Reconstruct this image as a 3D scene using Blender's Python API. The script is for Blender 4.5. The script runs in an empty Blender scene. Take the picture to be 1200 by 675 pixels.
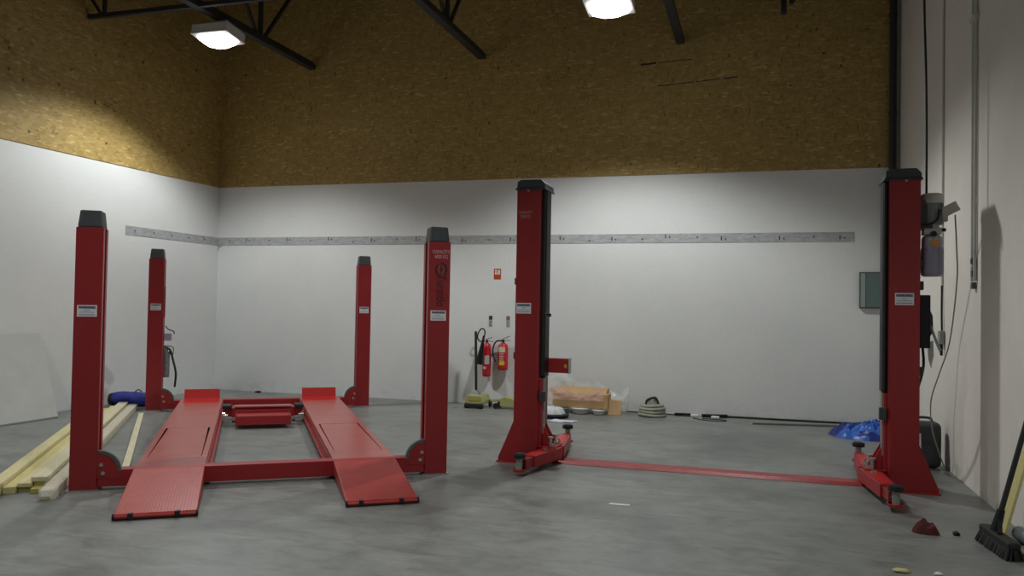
import bpy, math, random
from math import sin, cos, pi, radians
from mathutils import Vector, Matrix, noise

COL = bpy.context.scene.collection
XL, XR, YB, YF, ZC = -9.478, 1.86, 12.573, -3.0, 7.6
ZO = 3.67

# ------------------------------------------------------------------ materials
def nmat(name, color=(.5, .5, .5), rough=.5, metal=0., spec=.5, alpha=1., trans=0.):
    m = bpy.data.materials.new(name); m.use_nodes = True
    b = m.node_tree.nodes['Principled BSDF']
    b.inputs['Base Color'].default_value = (*color, 1)
    b.inputs['Roughness'].default_value = rough
    b.inputs['Metallic'].default_value = metal
    b.inputs['Specular IOR Level'].default_value = spec
    b.inputs['Alpha'].default_value = alpha
    b.inputs['Transmission Weight'].default_value = trans
    return m

class NT:
    def __init__(s, m): s.m = m; s.t = m.node_tree; s.b = s.t.nodes['Principled BSDF']
    def n(s, typ, **kw):
        x = s.t.nodes.new(typ)
        for k, v in kw.items():
            if k in x.inputs: x.inputs[k].default_value = v
            else: setattr(x, k, v)
        return x
    def l(s, a, b): s.t.links.new(a, b)
    def coords(s, scale=(1, 1, 1), rot=(0, 0, 0)):
        c = s.n('ShaderNodeTexCoord'); mp = s.n('ShaderNodeMapping')
        mp.inputs['Scale'].default_value = scale; mp.inputs['Rotation'].default_value = rot
        s.l(c.outputs['Object'], mp.inputs['Vector']); return mp.outputs['Vector']
    def noise(s, vec, scale=5, detail=4, rough=.5, dist=0):
        x = s.n('ShaderNodeTexNoise', Scale=scale, Detail=detail, Roughness=rough, Distortion=dist)
        s.l(vec, x.inputs['Vector']); return x.outputs['Fac']
    def ramp(s, fac, stops):
        r = s.n('ShaderNodeValToRGB'); e = r.color_ramp.elements
        e[0].position, e[0].color = stops[0][0], (*stops[0][1], 1)
        e[1].position, e[1].color = stops[-1][0], (*stops[-1][1], 1)
        for p, c in stops[1:-1]:
            q = e.new(p); q.color = (*c, 1)
        s.l(fac, r.inputs['Fac']); return r.outputs['Color']
    def mix(s, fac, a, b, mode='MIX'):
        x = s.n('ShaderNodeMix', data_type='RGBA', blend_type=mode)
        if isinstance(fac, (int, float)): x.inputs[0].default_value = fac
        else: s.l(fac, x.inputs[0])
        for i, v in ((6, a), (7, b)):
            if isinstance(v, tuple): x.inputs[i].default_value = (*v, 1)
            else: s.l(v, x.inputs[i])
        return x.outputs[2]
    def bump(s, h, strength=.2, dist=.01):
        x = s.n('ShaderNodeBump', Strength=strength, Distance=dist)
        s.l(h, x.inputs['Height']); s.l(x.outputs['Normal'], s.b.inputs['Normal'])
    def base(s, c): s.l(c, s.b.inputs['Base Color'])

def vary(name, c1, c2, scale=8, rough=.5, metal=0, bump=.0, stretch=(1, 1, 1), detail=5):
    m = nmat(name, c1, rough, metal); t = NT(m); v = t.coords(stretch)
    f = t.noise(v, scale, detail, .6)
    t.base(t.ramp(f, [(.3, c1), (.7, c2)]))
    if bump: t.bump(f, bump, .005)
    return m

def wall_mat(name, c1, c2, block=True, grime=.75):
    m = nmat(name, c1, .75, 0, .25); t = NT(m); v = t.coords()
    big = t.noise(v, .8, 5, .6); fine = t.noise(v, 55, 4, .6)
    col = t.ramp(big, [(.3, c1), (.7, c2)])
    col = t.mix(.07, col, t.ramp(fine, [(.35, (.3, .3, .3)), (.6, (1, 1, 1))]), 'MULTIPLY')
    # scuffs and grime low down on the paint
    c = t.n('ShaderNodeTexCoord'); sp = t.n('ShaderNodeSeparateXYZ'); t.l(c.outputs['Object'], sp.inputs[0])
    mr = t.n('ShaderNodeMapRange'); mr.inputs[1].default_value = .0; mr.inputs[2].default_value = .28
    mr.inputs[3].default_value = grime; mr.inputs[4].default_value = 0
    t.l(sp.outputs['Z'], mr.inputs[0])
    gn = t.noise(v, 3.5, 6, .7)
    g = t.n('ShaderNodeMapRange'); g.inputs[1].default_value = .5; g.inputs[2].default_value = .68
    t.l(gn, g.inputs[0])
    mu = t.n('ShaderNodeMath', operation='MULTIPLY'); t.l(mr.outputs[0], mu.inputs[0]); t.l(g.outputs[0], mu.inputs[1])
    col = t.mix(mu.outputs[0], col, (.30, .29, .26))
    t.base(col)
    if block:
        def joints(comp):
            w = t.n('ShaderNodeMath', operation='PINGPONG'); w.inputs[1].default_value = comp[1]
            t.l(sp.outputs[comp[0]], w.inputs[0])
            k = t.n('ShaderNodeMapRange'); k.inputs[1].default_value = 0; k.inputs[2].default_value = .008
            t.l(w.outputs[0], k.inputs[0]); return k.outputs[0]
        a = joints(('Z', .1125 * 1.0))
        ad = t.n('ShaderNodeMath', operation='MULTIPLY'); t.l(fine, ad.inputs[0]); ad.inputs[1].default_value = .5
        s2 = t.n('ShaderNodeMath', operation='ADD'); t.l(a, s2.inputs[0]); t.l(ad.outputs[0], s2.inputs[1])
        t.bump(s2.outputs[0], .12, .004)
    else: t.bump(fine, .1, .003)
    return m

M = {}
M['wall'] = wall_mat('painted wall', (.74, .76, .755), (.80, .81, .80), True, .3)
M['wall_r'] = wall_mat('painted block', (.74, .715, .65), (.83, .80, .74))

def osb():
    m = nmat('oriented strand board', (.4, .28, .1), .6, 0, .3); t = NT(m)
    cols = []
    for i, (rot, sc) in enumerate((((.3, .5, .4), (9, 9, 30)), ((1.2, .4, .9), (30, 9, 12)), ((.6, 1.1, .2), (10, 10, 33)))):
        v = t.coords(sc, rot)
        x = t.n('ShaderNodeTexVoronoi', Scale=1.25); t.l(v, x.inputs['Vector'])
        s = t.n('ShaderNodeSeparateColor'); t.l(x.outputs['Color'], s.inputs[0]); cols.append(s.outputs[0])
    a = t.ramp(cols[0], [(0, (.34, .235, .072)), (.5, (.42, .295, .098)), (.85, (.50, .36, .13)), (1, (.62, .47, .20))])
    b = t.ramp(cols[1], [(0, (.25, .165, .045)), (.07, (.37, .258, .083)), (1, (.49, .35, .125))])
    f = t.ramp(cols[2], [(.45, (0, 0, 0)), (.55, (1, 1, 1))])
    col = t.mix(f, a, b)
    big = t.noise(t.coords(), .5, 3, .5)
    col = t.mix(.30, col, t.ramp(big, [(.3, (.55, .5, .45)), (.7, (1, 1, 1))]), 'MULTIPLY')
    sp = t.noise(t.coords((1, 1, 1)), 9, 2, .5)
    k = t.n('ShaderNodeMapRange'); k.inputs[1].default_value = .70; k.inputs[2].default_value = .74
    t.l(sp, k.inputs[0])
    col = t.mix(k.outputs[0], col, (.09, .05, .02))
    t.base(col); t.bump(cols[0], .15, .003)
    return m
M['osb'] = osb()

def floor_mat():
    m = nmat('power floated concrete', (.2, .2, .19), .4, 0, .45); t = NT(m); v = t.coords()
    big = t.noise(v, .55, 6, .62, .4); mid = t.noise(t.coords((1, 1.6, 1), (0, 0, .5)), 3.0, 8, .72, .6)
    col = t.ramp(big, [(.30, (.150, .160, .154)), (.5, (.225, .234, .224)), (.70, (.30, .306, .292))])
    col = t.mix(.8, col, t.ramp(mid, [(.30, (.50, .51, .50)), (.50, (.92, .93, .92)), (.70, (1.2, 1.2, 1.17))]), 'MULTIPLY')
    # scratches and drag marks
    sc = t.noise(t.coords((.9, 7, 1), (0, 0, -.25)), 1.6, 7, .75, .3)
    k = t.n('ShaderNodeMapRange'); k.inputs[1].default_value = .54; k.inputs[2].default_value = .70
    t.l(sc, k.inputs[0])
    mm = t.n('ShaderNodeMath', operation='MULTIPLY'); t.l(k.outputs[0], mm.inputs[0]); mm.inputs[1].default_value = .6
    col = t.mix(mm.outputs[0], col, (.085, .088, .08))
    st = t.noise(v, 1.3, 3, .5)
    k2 = t.n('ShaderNodeMapRange'); k2.inputs[1].default_value = .66; k2.inputs[2].default_value = .76; k2.inputs[4].default_value = .4
    t.l(st, k2.inputs[0])
    col = t.mix(k2.outputs[0], col, (.22, .19, .10))
    # pale dust specks
    sp = t.noise(v, 38, 3, .6)
    k3 = t.n('ShaderNodeMapRange'); k3.inputs[1].default_value = .68; k3.inputs[2].default_value = .76; k3.inputs[4].default_value = .45
    t.l(sp, k3.inputs[0])
    col = t.mix(k3.outputs[0], col, (.34, .34, .32))
    t.base(col)
    r = t.n('ShaderNodeMapRange'); r.inputs[3].default_value = .30; r.inputs[4].default_value = .52
    t.l(mid, r.inputs[0]); t.l(r.outputs[0], t.b.inputs['Roughness'])
    t.bump(mid, .08, .004)
    return m
M['floor'] = floor_mat()
M['red'] = vary('red enamel', (.27, .014, .018), (.31, .019, .022), 3, .36)
M['red_side'] = vary('red enamel satin', (.32, .014, .018), (.37, .018, .022), 3, .42)
def tread(name, c, period, axis, bs=.5):
    m = nmat(name, c, .33); t = NT(m)
    w = t.n('ShaderNodeTexWave', wave_type='BANDS', bands_direction=axis, Scale=period)
    t.l(t.coords(), w.inputs['Vector']); t.bump(w.outputs['Fac'], bs, .004)
    f = t.noise(t.coords((1, 1, 1)), 9, 5, .7)
    t.base(t.ramp(f, [(.3, (c[0] * .85, c[1] * .9, c[2])), (.7, (c[0] * 1.1, c[1] * 1.6, c[2] * 1.4))]))
    return m
M['ramp'] = tread('ribbed red ramp', (.42, .032, .028), 14, 'X', .07)
M['runway'] = vary('red deck with painted sheen', (.40, .085, .075), (.46, .125, .11), 2.2, .30)  # paler pinkish red: reflected light is painted into the colour
M['stop'] = nmat('bright red plate', (.50, .02, .018), .35)
M['cover'] = tread('red checker plate', (.34, .014, .018), 30, 'X', .3)
M['cap'] = vary('dark grey plastic', (.035, .042, .045), (.05, .058, .06), 20, .5)
M['black'] = nmat('black rubber', (.012, .012, .013), .55)
M['black_gloss'] = nmat('black plastic', (.009, .010, .013), .5, 0, .3)
M['steel'] = vary('zinc plated steel', (.40, .41, .40), (.55, .55, .53), 30, .35, .8)
M['greycyl'] = nmat('grey steel tube', (.30, .33, .31), .45, .3)
M['rim'] = vary('grey guard edge', (.07, .085, .085), (.11, .125, .12), 12, .5)
M['chrome'] = nmat('chrome', (.75, .75, .74), .2, 1)
M['truss'] = vary('dark painted steel', (.022, .022, .024), (.035, .034, .034), 5, .6)
M['ceil'] = vary('dark roof sheet', (.05, .05, .048), (.07, .07, .066), 4, .8)
M['trunk'] = vary('bare grey strip', (.30, .31, .33), (.52, .53, .54), 9, .7, 0, .2, (1, 1, 4), 8)
M['white'] = nmat('white plastic', (.72, .72, .70), .5)
M['label'] = nmat('white sticker', (.74, .76, .79), .5)
M['ink'] = nmat('dark ink', (.03, .035, .06), .6)
M['ink_faint'] = nmat('grey blue ink', (.28, .33, .38), .6)
M['pale_text'] = nmat('faded pale lettering', (.46, .24, .25), .5)
M['dark_text'] = nmat('dark lettering', (.045, .012, .014), .5)
M['logo_grey'] = nmat('grey logo ink', (.16, .09, .09), .5)
def wood(name, c1, c2):
    m = nmat(name, c1, .65, 0, .25); t = NT(m)
    f = t.noise(t.coords((1.0, 14, 14)), 3, 6, .6, .5)
    t.base(t.ramp(f, [(.3, c1), (.7, c2)])); return m
M['pine'] = wood('pale pine', (.60, .53, .27), (.72, .65, .38))
M['pine2'] = wood('yellow pine', (.56, .49, .20), (.66, .59, .29))
M['pine3'] = wood('olive pine', (.36, .33, .09), (.48, .44, .14))  # darker olive wood colour
M['pine4'] = wood('whitish pine', (.60, .56, .36), (.70, .66, .47))
M['film'] = nmat('clear plastic film', (.86, .82, .80), .22, 0, .6, .34)
M['board'] = vary('plasterboard face', (.44, .455, .43), (.50, .51, .48), 3, .8)
M['boardedge'] = nmat('plasterboard edge', (.20, .20, .18), .8)
M['blue'] = vary('dark blue fabric', (.018, .025, .25), (.03, .05, .36), 10, .6)
M['tarp'] = vary('bright blue tarp', (.02, .10, .50), (.06, .22, .75), 7, .35)
M['tarp_d'] = nmat('dark blue tarp', (.012, .03, .22), .4)
M['exred'] = nmat('extinguisher red', (.55, .02, .03), .28)
M['jackgreen'] = vary('yellow green paint', (.34, .34, .12), (.48, .47, .20), 20, .5)
M['coil'] = vary('grey green hose', (.28, .30, .24), (.38, .39, .31), 12, .6)
M['tan'] = vary('tan cardboard', (.56, .36, .17), (.64, .43, .22), 6, .75)
M['tan2'] = vary('brown cardboard', (.47, .29, .14), (.55, .36, .18), 6, .75)
M['pinkfilm'] = nmat('pinkish plastic film', (.80, .52, .44), .3, 0, .5, .55)
M['clearbag'] = nmat('crumpled clear bag', (.80, .82, .80), .28, 0, .6, .40)
M['whitebag'] = nmat('milky bag', (.74, .76, .76), .45, 0, .4, .9)
M['tank'] = nmat('smoky plastic tank', (.30, .285, .37), .3, 0, .5)
M['tanktop'] = nmat('clear tank shoulder', (.42, .42, .44), .3)
M['orange'] = nmat('orange sticker', (.75, .30, .02), .5)
M['yellow'] = nmat('yellow sticker', (.80, .55, .03), .5)
M['cream'] = nmat('cream sticker', (.70, .66, .42), .5)
M['motor'] = vary('grey motor casting', (.20, .22, .215), (.30, .32, .31), 20, .45, .2)
M['motorcap'] = nmat('pale grey motor cowl', (.50, .51, .48), .5)
M['signred'] = nmat('safety sign red', (.50, .055, .02), .5)
M['signwhite'] = nmat('safety sign white', (.78, .72, .66), .5)
M['signgrey'] = nmat('dull sign face', (.45, .45, .42), .6)
M['lens'] = nmat('lamp glass', (1, 1, 1), .3)
_b = M['lens'].node_tree.nodes['Principled BSDF']; _b.inputs['Emission Color'].default_value = (1, .96, .95, 1); _b.inputs['Emission Strength'].default_value = 9
M['housing'] = nmat('grey lamp housing', (.72, .72, .70), .5)
M['glass'] = nmat('grey green glazing', (.11, .17, .16), .18)
M['frame_l'] = nmat('pale frame', (.30, .34, .32), .5)
M['conduit'] = vary('painted conduit', (.56, .56, .52), (.63, .63, .58), 6, .5)
M['pipe_dark'] = nmat('dark soil pipe', (.035, .035, .037), .5)
M['pipe_pale'] = nmat('pale channel', (.30, .30, .29), .6)
M['redrag'] = nmat('dark red cloth', (.09, .012, .014), .85)
M['lavender'] = nmat('pale lavender casing', (.42, .42, .55), .5)
M['bluegrey'] = nmat('grey blue plastic', (.22, .27, .29), .4)
M['cable'] = nmat('grey cable', (.30, .30, .27), .6)
M['paleviolet'] = nmat('white paper', (.66, .66, .78), .6)

# ------------------------------------------------------------------ mesh builder
class MB:
    def __init__(s): s.v = []; s.f = []; s.mi = []; s.sm = []
    def add(s, vs, fs, mi=0, smooth=False, mat=None):
        o = len(s.v)
        for p in vs: s.v.append(tuple(mat @ Vector(p)) if mat is not None else tuple(p))
        for f in fs:
            s.f.append([i + o for i in f]); s.mi.append(mi); s.sm.append(smooth)
        return s
    def box(s, x0, x1, y0, y1, z0, z1, mi=0, mat=None):
        vs = [(x, y, z) for z in (z0, z1) for y in (y0, y1) for x in (x0, x1)]
        return s.add(vs, [(0, 2, 3, 1), (4, 5, 7, 6), (0, 1, 5, 4), (2, 6, 7, 3), (0, 4, 6, 2), (1, 3, 7, 5)], mi, False, mat)
    def bar(s, a, b, w, h, mi=0, up=(0, 0, 1)):
        a = Vector(a); b = Vector(b); d = (b - a); L = d.length; d.normalize()
        up = Vector(up); side = d.cross(up)
        if side.length < 1e-4: side = d.cross(Vector((1, 0, 0)))
        side.normalize(); up = side.cross(d)
        m = Matrix((side, d, up)).transposed().to_4x4(); m.translation = a
        return s.box(-w / 2, w / 2, 0, L, -h / 2, h / 2, mi, m)
    def cyl(s, a, b, r0, r1=None, n=20, mi=0, caps=True, smooth=True):
        r1 = r0 if r1 is None else r1
        a = Vector(a); b = Vector(b); d = (b - a).normalized()
        u = d.orthogonal().normalized(); w = d.cross(u)
        vs = []
        for c, r in ((a, r0), (b, r1)):
            for i in range(n):
                t = 2 * pi * i / n; vs.append(c + u * (r * cos(t)) + w * (r * sin(t)))
        s.add(vs, [(i, (i + 1) % n, n + (i + 1) % n, n + i) for i in range(n)], mi, smooth)
        if caps:
            s.add(vs[:n], [list(range(n - 1, -1, -1))], mi); s.add(vs[n:], [list(range(n))], mi)
        return s
    def lathe(s, prof, c=(0, 0, 0), n=28, mi=0, axis=None):
        # prof: list of (r, z); capped when r==0
        m = Matrix.Translation(Vector(c))
        if axis is not None: m = m @ Vector((0, 0, 1)).rotation_difference(Vector(axis)).to_matrix().to_4x4()
        vs = []; fs = []
        for r, z in prof:
            for i in range(n):
                t = 2 * pi * i / n; vs.append((r * cos(t), r * sin(t), z))
        for k in range(len(prof) - 1):
            for i in range(n):
                j = (i + 1) % n; fs.append((k * n + i, k * n + j, (k + 1) * n + j, (k + 1) * n + i))
        s.add(vs, fs, mi, True, m)
        s.add([vs[i] for i in range(n)], [list(range(n - 1, -1, -1))], mi, False, m)
        s.add([vs[-n + i] for i in range(n)], [list(range(n))], mi, False, m)
        return s
    def tube(s, pts, r, n=8, mi=0, res=6):
        P = [Vector(p) for p in pts]
        if len(P) > 2 and res > 1:
            Q = []
            for i in range(len(P) - 1):
                p0 = P[max(i - 1, 0)]; p1 = P[i]; p2 = P[i + 1]; p3 = P[min(i + 2, len(P) - 1)]
                for k in range(res):
                    t = k / res
                    Q.append(.5 * ((2 * p1) + (p2 - p0) * t + (2 * p0 - 5 * p1 + 4 * p2 - p3) * t * t + (3 * p1 - p0 - 3 * p2 + p3) * t ** 3))
            Q.append(P[-1]); P = Q
        vs = []; u = None
        for i, p in enumerate(P):
            d = (P[min(i + 1, len(P) - 1)] - P[max(i - 1, 0)]).normalized()
            if u is None: u = d.orthogonal().normalized()
            u = (u - d * u.dot(d)).normalized(); w = d.cross(u)
            for k in range(n):
                t = 2 * pi * k / n; vs.append(p + u * (r * cos(t)) + w * (r * sin(t)))
        fs = [(i * n + k, i * n + (k + 1) % n, (i + 1) * n + (k + 1) % n, (i + 1) * n + k) for i in range(len(P) - 1) for k in range(n)]
        s.add(vs, fs, mi, True)
        s.add(vs[:n], [list(range(n - 1, -1, -1))], mi); s.add(vs[-n:], [list(range(n))], mi)
        return s
    def prism(s, poly, a, b, axis='z', mi=0, mat=None):
        # poly in the two other axes, extruded from a to b along axis
        def P(p, h):
            return {'z': (p[0], p[1], h), 'y': (p[0], h, p[1]), 'x': (h, p[0], p[1])}[axis]
        n = len(poly)
        vs = [P(p, a) for p in poly] + [P(p, b) for p in poly]
        fs = [(i, (i + 1) % n, n + (i + 1) % n, n + i) for i in range(n)] + [list(range(n - 1, -1, -1)), list(range(n, 2 * n))]
        return s.add(vs, fs, mi, False, mat)
    def frustum(s, x0, x1, y0, y1, z0, z1, ix, iy, mi=0, mat=None):
        vs = [(x0, y0, z0), (x1, y0, z0), (x1, y1, z0), (x0, y1, z0), (x0 + ix, y0 + iy, z1), (x1 - ix, y0 + iy, z1), (x1 - ix, y1 - iy, z1), (x0 + ix, y1 - iy, z1)]
        return s.add(vs, [(3, 2, 1, 0), (4, 5, 6, 7), (0, 1, 5, 4), (1, 2, 6, 5), (2, 3, 7, 6), (3, 0, 4, 7)], mi, False, mat)
    def build(s, name, mats, parent=None, origin=(0, 0, 0), bevel=0, seg=2, rot=0):
        if not isinstance(mats, (list, tuple)): mats = [mats]
        me = bpy.data.meshes.new(name)
        o = Vector(origin)
        R = Matrix.Rotation(-rot, 3, 'Z')
        me.from_pydata([tuple(R @ (Vector(p) - o)) for p in s.v], [], s.f)
        for m in mats: me.materials.append(m)
        for i, p in enumerate(me.polygons): p.material_index = s.mi[i]; p.use_smooth = s.sm[i]
        import bmesh
        bm = bmesh.new(); bm.from_mesh(me)
        bmesh.ops.recalc_face_normals(bm, faces=bm.faces)
        bm.to_mesh(me); bm.free(); me.update()
        ob = bpy.data.objects.new(name, me); COL.objects.link(ob)
        if parent is not None: ob.parent = parent
        else: ob.location = o; ob.rotation_euler = (0, 0, rot)
        if bevel:
            b = ob.modifiers.new('bevel', 'BEVEL'); b.width = bevel; b.segments = seg; b.limit_method = 'ANGLE'; b.angle_limit = radians(40)
        return ob

def tag(o, label=None, cat=None, group=None, kind=None):
    if label: o['label'] = label
    if cat: o['category'] = cat
    if group: o['group'] = group
    if kind: o['kind'] = kind
    return o
def thing(name, label, cat, loc=(0, 0, 0), rz=0, group=None):
    o = bpy.data.objects.new(name, None); COL.objects.link(o); o.empty_display_size = .1
    o.location = loc; o.rotation_euler = (0, 0, rz); return tag(o, label, cat, group)
def struct(o): o['kind'] = 'structure'; return o
def text(name, body, size, m, parent, mat, depth=.0006, bold=0):
    cu = bpy.data.curves.new('t', 'FONT'); cu.body = body; cu.size = size; cu.extrude = depth; cu.align_x = 'CENTER'; cu.align_y = 'CENTER'; cu.offset = bold
    to = bpy.data.objects.new('t', cu); COL.objects.link(to)
    bpy.context.view_layer.update()
    me = bpy.data.meshes.new_from_object(to.evaluated_get(bpy.context.evaluated_depsgraph_get()))
    bpy.data.objects.remove(to); bpy.data.curves.remove(cu)
    me.transform(mat); me.materials.clear(); me.materials.append(m)
    ob = bpy.data.objects.new(name, me); COL.objects.link(ob); ob.parent = parent
    return ob
def facing(x, y, z, rz=0, roll=0):   # text plane facing -y (towards the camera)
    return Matrix.Translation((x, y, z)) @ Matrix.Rotation(rz, 4, 'Z') @ Matrix.Rotation(pi / 2, 4, 'X') @ Matrix.Rotation(roll, 4, 'Z')
def mound(name, mats, c, rx, ry, h, seed, parent=None, rot=0, n=44, rings=22, freq=4., ridge=1., tall=1., two=None, edge=.18):
    s = MB(); vs = []; cx, cy, cz = c
    for k in range(rings + 1):
        q = k / rings
        for i in range(n):
            t = 2 * pi * i / n
            er = 1 + edge * noise.noise(Vector((cos(t) * 1.7 + seed, sin(t) * 1.7, seed)))  * 2
            x = rx * q * cos(t) * er; y = ry * q * sin(t) * er
            nn = noise.noise(Vector((x * freq + seed * 3.1, y * freq, seed)))
            n2 = 1 - abs(noise.noise(Vector((x * freq * 1.7, y * freq * 2.1 + seed, 7.7)))) * 2.2
            prof = max(0, 1 - q ** 3.0) ** .8
            z = h * prof * (.62 + .35 * nn + ridge * .32 * n2)
            if k == rings: z = 0
            vs.append((x, y, max(z, .004 if k < rings else 0)))
    fs = []
    for k in range(rings):
        for i in range(n):
            j = (i + 1) % n; fs.append((k * n + i, k * n + j, (k + 1) * n + j, (k + 1) * n + i))
    m = Matrix.Translation((cx, cy, cz)) @ Matrix.Rotation(rot, 4, 'Z')
    s.add(vs, fs, 0, True, m)
    s.add(vs[-n:], [list(range(n - 1, -1, -1))], 0, False, m)
    if two:
        for i, f in enumerate(s.f):
            p = s.v[f[0]]
            if noise.noise(Vector((p[0] * two, p[1] * two, seed))) > .12: s.mi[i] = 1
    return s.build(name, mats, parent, origin=(cx, cy, cz) if parent is None else parent.location)

# ------------------------------------------------------------------ the room
struct(MB().box(XL - .2, XR + .2, YF - .2, YB + .2, -.15, 0).build('floor', M['floor']))
wb = struct(MB().box(XL, XR, YB, YB + .2, 0, ZC).build('wall_back', M['wall']))
MB().box(XL + .0125, XR - .06, YB - .012, YB, ZO, ZC).build('strand_board_cladding', M['osb'], wb)
wl = struct(MB().box(XL - .2, XL, YF, YB, 0, ZC).build('wall_left', M['wall']))
MB().box(XL, XL + .012, YF, YB, ZO, ZC).build('strand_board_cladding', M['osb'], wl)
wr = struct(MB().box(XR, XR + .2, YF, YB, 0, ZC).build('wall_right', M['wall_r']))
struct(MB().box(XL - .2, XR + .2, YF - .2, YF, 0, ZC).build('wall_front', M['wall']))
struct(MB().box(XL - .2, XR + .2, YF - .2, YB + .2, ZC, ZC + .15).build('ceiling', M['ceil']))

# bare strip running along the back wall and round the corner
random.seed(5)
s = MB().box(XL, 1.28, YB - .006, YB, 2.615, 2.755)
for i in range(26):
    x = XL + .25 + i * .415; z = 2.66 + random.random() * .05
    s.cyl((x, YB - .006, z), (x, YB - .014, z), .012, n=10, mi=1)
    if i % 2: s.box(x - .07, x - .05, YB - .008, YB - .005, z - .02, z + .04, 1)
struct(s.build('trim_1', [M['trunk'], M['rim']]))
s = MB().box(XL, XL + .006, 10.31, YB - .006, 2.615, 2.757)
for i in range(5):
    s.cyl((XL + .006, 10.5 + i * .42, 2.69), (XL + .014, 10.5 + i * .42, 2.69), .012, n=10, mi=1)
s.prism([(XL + .0, 2.615), (XL + .11, 2.615), (XL + .03, 2.57), (XL, 2.50)], YB - .004, YB, 'y', 0)
struct(s.build('trim_2', [M['trunk'], M['rim']]))
# pencil marks and splits in the strand board
s = MB()
for a, b, h in (((-1.82, 5.39), (-1.58, 5.40), .03), ((-1.55, 5.40), (-1.03, 5.42), .012), ((-1.56, 5.04), (-1.0, 5.07), .014), ((-.98, 5.07), (-.62, 5.09), .012), ((-.56, 5.09), (-.36, 5.10), .018)):
    s.bar((a[0], YB - .013, a[1]), (b[0], YB - .013, b[1]), h, .003, 0, (0, 1, 0))
s.build('board_mark', M['dark_text'], wb)
# pale channel + dark pipe in the right corner
t = struct(MB().box(XR - .06, XR - .035, YB - .03, YB - .0, ZO - .02, ZC).build('trim_3', M['pipe_pale']))

# ------------------------------------------------------------------ roof trusses
def chord_truss(x, y0, y1, zb, label, nodes, group):
    t = thing('roof_truss', label, 'roof truss', (x, y1, zb), 0, group)
    o = t.location
    MB().box(x - .06, x + .06, y0, y1, zb - .045, zb + .035).box(x - .012, x + .012, y0, y1, zb + .035, zb + .095).build('bottom_chord', M['truss'], t, o)
    MB().box(x - .06, x + .06, y0, y1, 6.93, 6.99).build('top_chord', M['truss'], t, o)
    for y in nodes:
        for a, b in ((-.75, .028), (0, .036), (.78, .028)):
            yy = min(y + a * 1.3, y1 - .05)
            MB().bar((x, y + a * .08, zb), (x, yy, 6.95), b * 1.6, b * 1.6, up=(1, 0, 0)).build('web_member', M['truss'], t, o)
    return t
gr = 'roof trusses running to the back wall'
chord_truss(-7.58, YF + .05, 12.52, 5.74, 'dark steel roof truss ending on the back wall right beside the left lit lamp', [10.96, 8.4, 5.84, 3.28, .7], gr)
chord_truss(-4.42, YF + .05, 12.52, 5.70, 'dark steel roof truss ending on the back wall between the two lit lamps', [10.96, 8.4, 5.84, 3.28, .7], gr)
chord_truss(-1.21, YF + .05, 12.52, 5.70, 'dark steel roof truss ending on the back wall just right of the right-hand lamp', [9.6, 7.04, 4.48, 1.9], gr)
# cross truss from the left wall
t = thing('roof_truss', 'dark steel cross truss running sideways from the left wall above the left lamp', 'roof truss', (XL, 9.46, 5.7))
o = t.location
MB().box(XL + .02, -4.5, 9.43, 9.49, 5.70, 5.76).build('bottom_chord', M['truss'], t, o)
MB().box(XL + .02, -4.5, 9.43, 9.49, 6.86, 6.92).build('top_chord', M['truss'], t, o)
MB().bar((-9.18, 9.46, 5.73), (-9.18, 9.46, 6.9), .045, .045, up=(0, 1, 0)).build('web_member', M['truss'], t, o)
MB().bar((-9.22, 9.46, 5.73), (-9.46, 9.46, 6.05), .035, .035, up=(0, 1, 0)).build('web_member', M['truss'], t, o)
for x in (-7.0, -6.5):
    MB().bar((x, 9.46, 5.73), (x + .7, 9.46, 6.9), .035, .035, up=(0, 1, 0)).build('web_member', M['truss'], t, o)
# hanging bracket on the right
s = MB().cyl((.27, 11.95, 5.80), (.27, 11.95, 7.0), .04, n=14).lathe([(.0, 5.77), (.03, 5.775), (.042, 5.80), (.042, 5.86)], (.27, 11.95, 0), 14)
s.tube([(.27, 11.95, 6.25), (.37, 11.95, 6.3), (.43, 11.95, 6.2), (.42, 11.95, 6.02), (.36, 11.95, 5.93)], .032)
tag(s.build('roof_hanger', M['truss'], None, (.27, 11.95, 5.8)), 'dark steel hook hanging from the roof near the back wall, right of all the trusses', 'hook')

# ------------------------------------------------------------------ lamps
def lamp(x, y, z, label, power, tilt=radians(8), group=None, rz=0, half=69, top=ZC):
    t = thing('high_bay_lamp', label, 'ceiling lamp', (x, y, z), rz, group)
    t.rotation_euler = (-tilt, 0, rz)
    MB().box(-.30, .30, -.22, .22, .0, .12).frustum(-.30, .30, -.22, .22, .12, .17, .05, .06).box(-.31, .31, -.23, .23, -.03, 0).build('lamp_housing', M['housing'], t, bevel=.01)
    s = MB(); prof = [(-.27, -.03), (-.23, -.075), (-.08, -.11), (.08, -.11), (.23, -.075), (.27, -.03)]
    vs = []
    for i, (px, pz) in enumerate(prof):
        k = [.7, .88, 1, 1, .88, .7][i] * .18
        vs += [(px, -k, -.03), (px, -k * .8, pz), (px, 0, pz * 1.08), (px, k * .8, pz), (px, k, -.03)]
    s.add(vs, [(i * 5 + j, i * 5 + j + 1, i * 5 + j + 6, i * 5 + j + 5) for i in range(5) for j in range(4)], 0, True)
    s.build('glass_lens', M['lens'], t)
    h = top - z; up = Vector((0, sin(-tilt), cos(tilt))) * h     # straight up in the tilted frame
    MB().cyl((-.035, 0, .15), up + Vector((-.035, 0, 0)), .010, n=8).build('suspension_rod', M['truss'], t)
    ld = bpy.data.lights.new('lamp_light', 'SPOT'); ld.energy = power; ld.spot_size = radians(half * 2); ld.spot_blend = .45
    ld.shadow_soft_size = .14; ld.color = (.96, .985, .965)
    lo = bpy.data.objects.new('lamp_light', ld); COL.objects.link(lo); lo.parent = t; lo.location = (0, 0, -.27)
    return t
lg = 'high bay lamps'
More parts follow.
